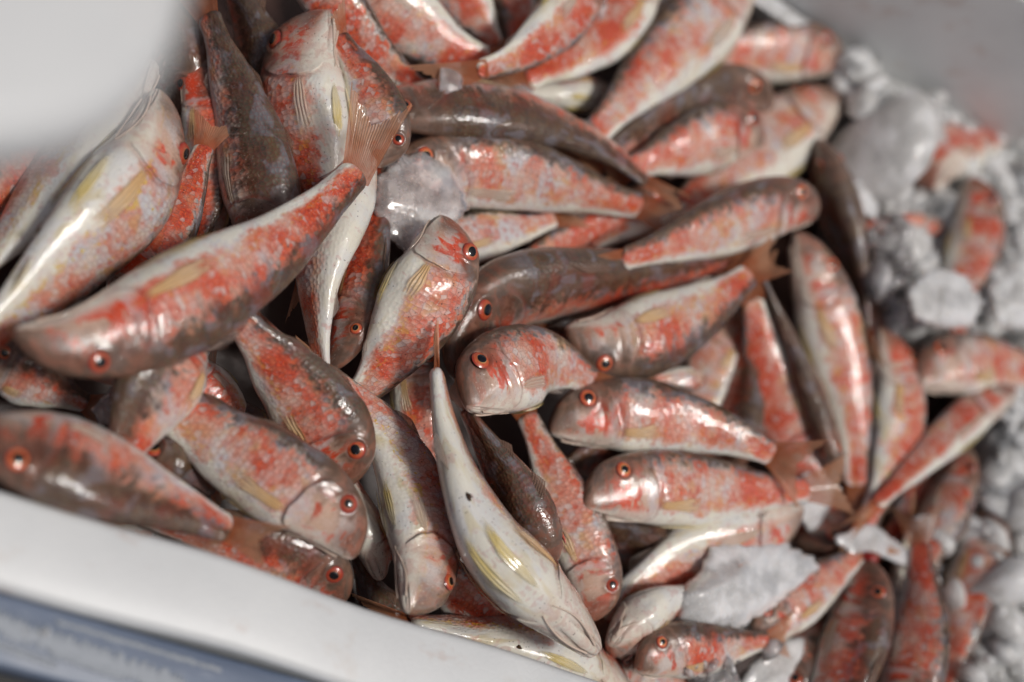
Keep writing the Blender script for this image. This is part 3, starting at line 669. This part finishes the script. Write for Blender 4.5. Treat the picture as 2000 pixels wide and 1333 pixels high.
        A = {'fin': np.stack([q + 0 * an, 0.4 * np.cos(an) + seed + 0 * q, 0.4 * np.sin(an) + 0 * q], -1).reshape(-1, 3)}
        eye = put('eye', Pd, grid_faces(8, 28, True), IRIS, A)
        eye['blood'] = blood
        Pd, q, an = dome(re * pup, .011, .0285, 6, 24, 1.12)
        put('pupil', Pd, grid_faces(6, 24, True), PUPIL, parent=eye)
        # pectoral fin lying back against the flank
        nu, nv = 14, 8
        u = np.linspace(0, 1, nu)[:, None]; v = np.linspace(-1, 1, nv)[None]
        fl = r.uniform(.17, .24); sw = r.uniform(-.12, .10)
        s_ = .285 + fl * u + 0 * v; t_ = math.radians(108) + sw * u + v * (.10 + .30 * u * (1 - .62 * u)) * (1 - .12 * np.sin(9 * u + k))
        of = .008 + .013 * np.sin(u * 2.2) * r.uniform(.6, 1.4) + .004 * np.sin(v * 12)
        A = {'fin': np.stack([(v + 1) / 2 + 0 * u, u + 0 * v, 0 * u * v + seed], -1).reshape(-1, 3)}
        put('pectoral_fin', surf(s_, sd * t_, of), grid_faces(nu, nv), FIN_ORANGE if (k * 7) % 5 < 3 else FIN_SIDE, A)
        # pelvic fin, yellow, flat on the belly
        fl = r.uniform(.19, .25); t0 = math.radians(166)
        s_ = .315 + fl * u + 0 * v; t_ = t0 - .10 * u + v * (.04 + .50 * u * (1 - u) ** .8)
        of = .010 + .016 * np.sin(u * 2.4) + .005 * np.sin(v * 9)
        if f['yel'] > .15:
            put('pelvic_fin', surf(s_, sd * t_, of), grid_faces(nu, nv), FIN_YELLOW, A)
    for sd in (1, -1):
        u = np.linspace(0, 1, 14)[:, None]; an = (np.arange(6) / 6 * 2 * np.pi)[None]
        rad = .014 * (1 - .75 * u)
        put('barbel', surf(.045 + .20 * u, sd * (2.93 - .25 * np.sin(u * 3 + k)) + rad * np.cos(an) / .2, .006 + rad * (1 + np.sin(an))), grid_faces(14, 6, True), BARBEL)
    # tail fin
    p1, d1, e1, t1 = frame(np.array(1.0))
    if f['tip'] is not None:
        Dt = D[-1] - (.004 if f['fin'] > 0 else 0); tipc = cpt(f['tip'][0], f['tip'][1], Dt); tv = tipc - p1; tl = np.linalg.norm(tv); tv /= tl
    else:
        tv = -t1; tl = .21 * Lr
    dd = d1 - tv * d1.dot(tv); dd /= np.linalg.norm(dd); ee = np.cross(tv, dd)
    nc, nl = 41, 12
    kx = np.linspace(-1, 1, nc)[None]; q = np.linspace(0, 1, nl)[:, None]
    fork = (.58 + .42 * np.abs(kx) ** 1.2) * (1 + .03 * np.sin(kx * 23 + k) + .02 * np.sin(kx * 51))
    spread = r.uniform(.50, .75) * f['fin']
    yy = kx * (.145 + (spread) * .55 * q ** 1.15 * tl / (.21 * Lr) * .8)
    zz = .009 * (np.arange(nc)[None] % 2) * q + .10 * np.sin(kx * 2.2 + r.uniform(0, 6)) * q * r.uniform(.3, 1)
    bk = -.16
    P = p1 + ((bk * (1 - q) + q * fork) * tl)[..., None] * tv + H * yy[..., None] * dd + H * zz[..., None] * ee
    A = {'fin': np.stack([(kx + 1) / 2 + 0 * q, q + 0 * kx, 0 * kx * q + seed], -1).reshape(-1, 3)}
    put('tail_fin', P, grid_faces(nl, nc), FIN_RED, A)
    # back and anal fins
    def keel(name, sa, sb, ventral, hgt, mat, lean):
        nu = 22; u = np.linspace(0, 1, nu)[:, None]; v = np.linspace(0, 1, 6)[None]
        prf = hgt * np.minimum(1, u * 4) ** .7 * (1 - u) ** .6 * (1 + .10 * np.sin(u * 60 + k))
        th0 = np.pi if ventral else 0.0
        P = surf(sa + (sb - sa) * u + .10 * v * (1 - u * .5), th0 + lean * v * np.ones_like(u), -.02 + (prf + .02) * v)
        A = {'fin': np.stack([u + 0 * v, v + 0 * u, 0 * u * v + seed], -1).reshape(-1, 3)}
        put(name, P, grid_faces(nu, 6), mat, A)
    ln = r.choice([-1, 1]) * r.uniform(.25, .6)
    keel('dorsal_fin', .34, .50, False, f['df'] or r.uniform(.04, .09), FIN_PALE if f['df'] else FIN_DARK, ln)
    keel('second_dorsal_fin', .60, .72, False, r.uniform(.03, .08), FIN_DARK, ln)
    keel('anal_fin', .66, .76, True, r.uniform(.06, .12), FIN_PALE, r.choice([-1, 1]) * .5)
    if 'blood-red open mouth' in f['label']:
        q = np.linspace(0, 1, 12)[:, None]; an = (np.arange(24) / 24 * 2 * np.pi)[None]
        rr = .17 * np.sin(q * np.pi * .5 + .0) * np.where(q < .75, 1, 1 - (q - .75) * .5)
        p0, d0, e0, t0 = frame(np.array(.0))
        dep = np.where(q < .75, -.16 + .24 * q / .75, .08 - (q - .75) * .5)
        P = p0 - H * .10 * d0 + (H * rr * np.cos(an))[..., None] * d0 + (H * rr * .8 * np.sin(an))[..., None] * e0 + (H * (dep + 0 * an))[..., None] * t0
        put('mouth', P, grid_faces(12, 24, True), GAPE)
    if f['vent']:
        q = np.linspace(.05, 1, 5)[:, None]; an = (np.arange(16) / 16 * 2 * np.pi)[None]
        put('vent', surf(.62 + .011 * q * np.cos(an) * (1 + .3 * np.sin(3 * an)), np.pi - .30 + .11 * q * np.sin(an), .02 * (1 - q ** 2) + .004), grid_faces(5, 16, True), VENT)
    return root
for k, f in enumerate(FISH): build_fish(k, f)

# ------------------------------------------------------------------ ice
def slab(name, px, D_lift, thick, mat, label, seed, rough=.1, group=None):
    """an irregular melted chunk with the given outline, domed above and below"""
    r = np.random.default_rng(seed)
    P = densify(px, 9); c = P.mean(0)
    ang = r.uniform(0, 6.28, 6); fr = r.integers(5, 26, 6)
    n = len(P); tt = np.linspace(0, 2 * np.pi, n, endpoint=False)
    jit = 1 + rough * sum(np.sin(fr[i] * tt + ang[i]) / (1 + i * .3) for i in range(6)) * .28
    Q = c + (P - c) * jit[:, None]
    rad = [1, .985, .95, .90, .84, .77, .69, .60, .51, .42, .33, .24, .15, .07, .01]
    hh = [min(1, math.sqrt(max(0, 1 - q ** 5)) * 1.05) for q in rad]
    ext = np.abs(P - c).max(); pn = r.normal(size=(9, 2)) * .9; pc = r.uniform(.35, 1.1, 9); pn[0] *= .1; pc[0] = .95
    V = []
    ring = [(q, h) for q, h in zip(rad, hh)]
    full = [(q, -h) for q, h in ring[::-1]] + ring[1:]
    Dc = plane_depth(c[0], c[1]) - D_lift
    ks = r.normal(size=(7, 2)) * .055; ph = r.uniform(0, 6.28, 7); am = r.uniform(.3, 1, 7)
    for q, h in full:
        R = c + (Q - c) * q
        fac = np.clip(np.min(((R - c) / ext) @ pn.T + pc, axis=1), .05, 1.0); lump = (fac - .75) * 2.0 + .10 * np.sin(R @ ks[0] + ph[0])
        Dd = plane_depth(R[:, 0], R[:, 1]) - D_lift - thick * h * (1 + .40 * lump) * (1 if h > 0 else .6)
        V.append(cpt(R[:, 0], R[:, 1], Dd))
    V = np.concatenate(V)
    Fc = grid_faces(len(full), n, True)
    o = mesh_obj(name, to_world(V), Fc, mat, None, to_world(V).mean(0))
    return tag(o, label, 'ice', group or 'pieces of ice lying on the fish')
def lift_at(x, y):
    """how far above the pile plane the upper surface of the fish lies at a pixel"""
    d = np.hypot(X[:, 0] - x, X[:, 1] - y) * PP * Dp
    ok = d < Rb * .95
    return (lift[ok] + Rn[ok] * np.sqrt(1 - (d[ok] / Rb[ok]) ** 2)).max() if ok.any() else -.03
#@ICE@
def L(x, y, k=0.0): return lift_at(x, y) + k
slab('ice_chunk', [(735,345),(788,300),(832,293),(880,325),(905,368),(918,410),(882,437),(850,440),(828,455),(800,500),(762,472),(738,440),(728,390)], L(830,360,.002), .010, ICE_PINK, 'large melted ice lump over the head of the pale pink fish', 1)
slab('ice_chunk', [(1322,1160),(1368,1112),(1390,1062),(1440,1048),(1520,1060),(1592,1085),(1602,1108),(1560,1152),(1505,1192),(1440,1232),(1352,1236),(1318,1205)], L(1440,1130,.016), .020, ICE, 'largest ragged ice chunk at the lower right', 2)
slab('ice_chunk', [(1556,932),(1598,912),(1632,930),(1626,990),(1602,1040),(1580,1040),(1552,1000)], L(1592,975,.0), .008, ICE, 'upright ice piece at the end of the orange tail', 3)
slab('ice_chunk', [(860,132),(900,122),(906,160),(901,200),(864,206),(857,170)], L(880,165,.002), .004, ICE_CLEAR, 'small clear ice strip lying across the arched fish tail', 4)
slab('ice_chunk', [(1628,1050),(1700,1018),(1792,1088),(1795,1118),(1745,1098),(1700,1078),(1660,1088)], L(1710,1060,.012), .008, ICE, 'bent ice bridge above the blood-red open mouth', 5)
slab('ice_chunk', [(1688,308),(1722,370),(1712,432),(1672,410),(1658,385)], L(1690,370,.004), .006, ICE, 'pointed pinkish ice shard beside the dark upright back', 6)
slab('ice_chunk', [(1440,1345),(1470,1290),(1515,1255),(1562,1240),(1605,1272),(1612,1345)], L(1530,1300,-.002), .010, ICE, 'rounded ice heap at the bottom edge left of the dark red fish', 7)
slab('ice_chunk', [(178,800),(215,758),(256,750),(262,790),(226,832),(194,830)], L(218,790,-.002), .006, ICE_PINK, 'pink blurred ice bit on the speckled fish at left', 8)
slab('ice_chunk', [(1768,572),(1822,520),(1890,540),(1918,590),(1902,638),(1830,642),(1785,620)], .012, .014, ICE_SNOW, 'blocky ice chunk above the level white and red fish', 9)
slab('ice_chunk', [(1432,1212),(1462,1206),(1466,1232),(1440,1240)], L(1448,1222,.004), .004, ICE, 'little ice nub hanging under the largest chunk', 10)
slab('ice_chunk', [(1268,-20),(1335,-20),(1328,30),(1300,62),(1282,48)], L(1300,20,.0), .006, ICE_PINK, 'pinkish ice flake on the silvery pink fish at the top edge', 11)
slab('ice_chunk', [(1166,-30),(1188,-30),(1184,40),(1170,55)], L(1178,10,.0), .004, ICE_CLEAR, 'thin clear ice sliver at the top edge left of the silvery pink fish', 12)
slab('ice_chunk', [(1000,168),(1022,164),(1042,178),(1030,188),(1008,184)], L(1020,176,.0), .003, ICE_PINK, 'tiny pink ice drop on the long dark-backed fish', 13)
slab('ice_chunk', [(1335,-10),(1400,-25),(1440,-10),(1420,25),(1370,30)], L(1390,5,.0), .006, ICE_PINK, 'wide pink ice flake at the top edge near the fish shoulder', 14)
slab('ice_chunk', [(1455,-5),(1500,-15),(1570,35),(1640,70),(1625,88),(1545,55)], L(1550,40,.004), .006, ICE, 'long thin ice shard along the far wall', 15)
slab('ice_chunk', [(1930,560),(1990,520),(2040,560),(2020,640),(1950,640)], .010, .014, ICE_SNOW, 'blurred white ice block at the right edge', 16)
slab('ice_chunk', [(1375,1345),(1390,1310),(1430,1300),(1452,1345)], L(1410,1325,.0), .006, ICE_CLEAR, 'clear ice grains heaped at the bottom edge under the small orange-eyed fish', 17)

# crushed ice too fine and too many to count
def in_poly(x, y, poly):
    c = False; n = len(poly)
    for i in range(n):
        x1, y1 = poly[i]; x2, y2 = poly[i - 1]
        if (y1 > y) != (y2 > y) and x < (x2 - x1) * (y - y1) / (y2 - y1) + x1: c = not c
    return c
def ico(n=2):
    me = bpy.data.meshes.new('tmp'); import bmesh
    bm = bmesh.new(); bmesh.ops.create_icosphere(bm, subdivisions=n, radius=1); bm.to_mesh(me); bm.free()
    V = np.array([v.co[:] for v in me.vertices]); Fc = np.array([p.vertices[:] for p in me.polygons]); bpy.data.meshes.remove(me); return V, Fc
IV, IF = ico()
IV1, IF1 = ico(1)
def crystal(r, V):
    V = V.copy()
    for _ in range(8):
        nn = r.normal(size=3); nn /= np.linalg.norm(nn); d = r.uniform(.55, .88)
        e = np.maximum(0, V @ nn - d); V = V - e[:, None] * nn
    V = V * np.array([r.uniform(1.0, 1.4), r.uniform(.7, 1.1), r.uniform(.4, .8)])
    V += .018 * np.sin(V[:, [1, 2, 0]] * r.uniform(4, 9) + r.uniform(0, 6, 3))
    q = Vector(r.normal(size=4)); 
    from mathutils import Quaternion
    R = np.array(Quaternion(q).normalized().to_matrix())
    return V @ R.T
def crush(name, poly, n, size, zr, mat, label, seed):
    V0, F0 = (IV1, IF1) if size < .0115 else (IV, IF)
    r = np.random.default_rng(seed); Vs = []; Fs = []; k = 0
    xs = [p[0] for p in poly]; ys = [p[1] for p in poly]; tries = 0
    while k < n and tries < n * 40:
        tries += 1
        x, y = r.uniform(min(xs), max(xs)), r.uniform(min(ys), max(ys))
        if not in_poly(x, y, poly): continue
        sz = size * math.exp(r.normal(0, .45)) * .5
        z = r.uniform(*zr) if zr else lift_at(x, y) * 1.19 + sz * .3
        p = to_world(cpt(x, y, plane_depth(x, y, z)))
        if p[1] > yfar - sz: continue
        Vs.append(crystal(r, V0) * sz + p); Fs.append(F0 + k * len(V0)); k += 1
    V = np.concatenate(Vs); o = mesh_obj(name, V, np.concatenate(Fs), mat, None, V.mean(0), smooth=True)
    return tag(o, label, 'ice', None, 'stuff')
FAR = [(1560,20),(1660,40),(2060,260),(2060,660),(1930,650),(1760,640),(1720,480),(1690,300),(1640,180)]
crush('crushed_ice', FAR, 170, .024, (-.045, -.026), ICE_SNOW, 'bed of blurred crushed ice between the fish and the far wall', 31)
crush('crushed_ice', FAR, 260, .011, (-.034, -.020), ICE_SNOW, 'finer crushed ice filling in below the far wall', 38)
crush('crushed_ice', [(1640,110),(1760,120),(2060,280),(2060,560),(1965,500),(1950,240),(1760,225),(1700,330)], 90, .016, (-.028, -.014), ICE_SNOW, 'loose crushed ice heaped around the red-cheeked head', 32)
crush('crushed_ice', [(1960,760),(2080,640),(2080,1400),(1880,1400),(1930,1150),(1920,960)], 150, .020, (-.035, -.010), ICE_SNOW, 'crushed ice along the right edge of the heap', 33)
crush('crushed_ice', [(1960,760),(2080,640),(2080,1400),(1880,1400),(1930,1150),(1920,960)], 160, .010, (-.022, -.006), ICE_SNOW, 'fine crushed ice along the right edge of the picture', 39)
crush('crushed_ice', [(1790,1000),(1900,1010),(1930,1150),(1880,1340),(1850,1200),(1820,1120)], 26, .014, None, ICE_SNOW, 'scattered crushed ice on the rosy fish at lower right', 34)
crush('crushed_ice', [(1340,1300),(1500,1250),(1580,1345),(1340,1345)], 30, .008, None, ICE_CLEAR, 'fine ice grains at the bottom edge', 35)
crush('crushed_ice', [(1690,430),(1760,440),(1790,640),(1720,620)], 30, .012, (-.02, -.004), ICE_CLEAR, 'clear wet ice bits beside the thin pink fish', 36)
crush('frost_splinters', [(30,1228),(95,1236),(90,1250),(40,1242)], 6, .0035, (TZ + .0005, TZ + .001), ICE, 'frost splinters on the wet blue-grey counter strip', 37)

def slush(name, poly, z0, amp, step, label, seed):
    """half-melted ice run together into one lumpy sheet"""
    r = np.random.default_rng(seed); w = np.array([at(x, y, z0)[:2] for x, y in poly])
    x0, y0 = w.min(0); x1, y1 = w.max(0); nx, ny = int((x1 - x0) / step), int((y1 - y0) / step)
    gx, gy = np.meshgrid(np.linspace(x0, x1, nx), np.linspace(y0, y1, ny))
    z = np.zeros_like(gx)
    for f, a, n in ((120, 1.0, 6), (260, .55, 7), (560, .28, 8)):
        v = np.zeros_like(gx)
        for _ in range(n):
            k = r.normal(size=2); k *= f / np.linalg.norm(k); v += np.sin(gx * k[0] + gy * k[1] + r.uniform(0, 6.28) + .8 * np.sin(gy * f * .4 + r.uniform(0, 6)))
        z += a * (1 - np.abs(v) / n ** .5 * 1.1)
    z = z0 + amp * z
    pw = [tuple(p) for p in w]
    inside = np.array([in_poly(a, b, pw) and b < yfar - .001 for a, b in zip(gx.ravel(), gy.ravel())])
    F_ = grid_faces(ny, nx); F_ = F_[inside[F_].all(1)]
    used = np.unique(F_); mp = np.full(nx * ny, -1); mp[used] = np.arange(len(used))
    V = np.stack([gx.ravel(), gy.ravel(), z.ravel()], 1)[used]
    top = mp[F_]; n = len(V); Vb = V.copy(); Vb[:, 2] = z0 - .05
    e = np.concatenate([top[:, [0, 1]], top[:, [1, 2]], top[:, [2, 3]], top[:, [3, 0]]])
    es = set(map(tuple, e.tolist())); rim = np.array([(a, b) for a, b in e.tolist() if (b, a) not in es])
    side = np.stack([rim[:, 1], rim[:, 0], rim[:, 0] + n, rim[:, 1] + n], 1)
    A = np.concatenate([V, Vb]); FF = np.concatenate([top, top[:, ::-1] + n, side])
    return tag(mesh_obj(name, A, FF, ICE_SNOW, None, V.mean(0)), label, 'ice', None, 'stuff')
slush('melting_ice', FAR, -.034, .0065, .0017, 'half-melted ice run together beside the far wall', 51)
slush('melting_ice', [(1965,780),(2100,640),(2100,1420),(1890,1420),(1935,1150),(1925,980)], -.024, .0060, .0017, 'half-melted ice run together at the right edge', 52)

#@END@
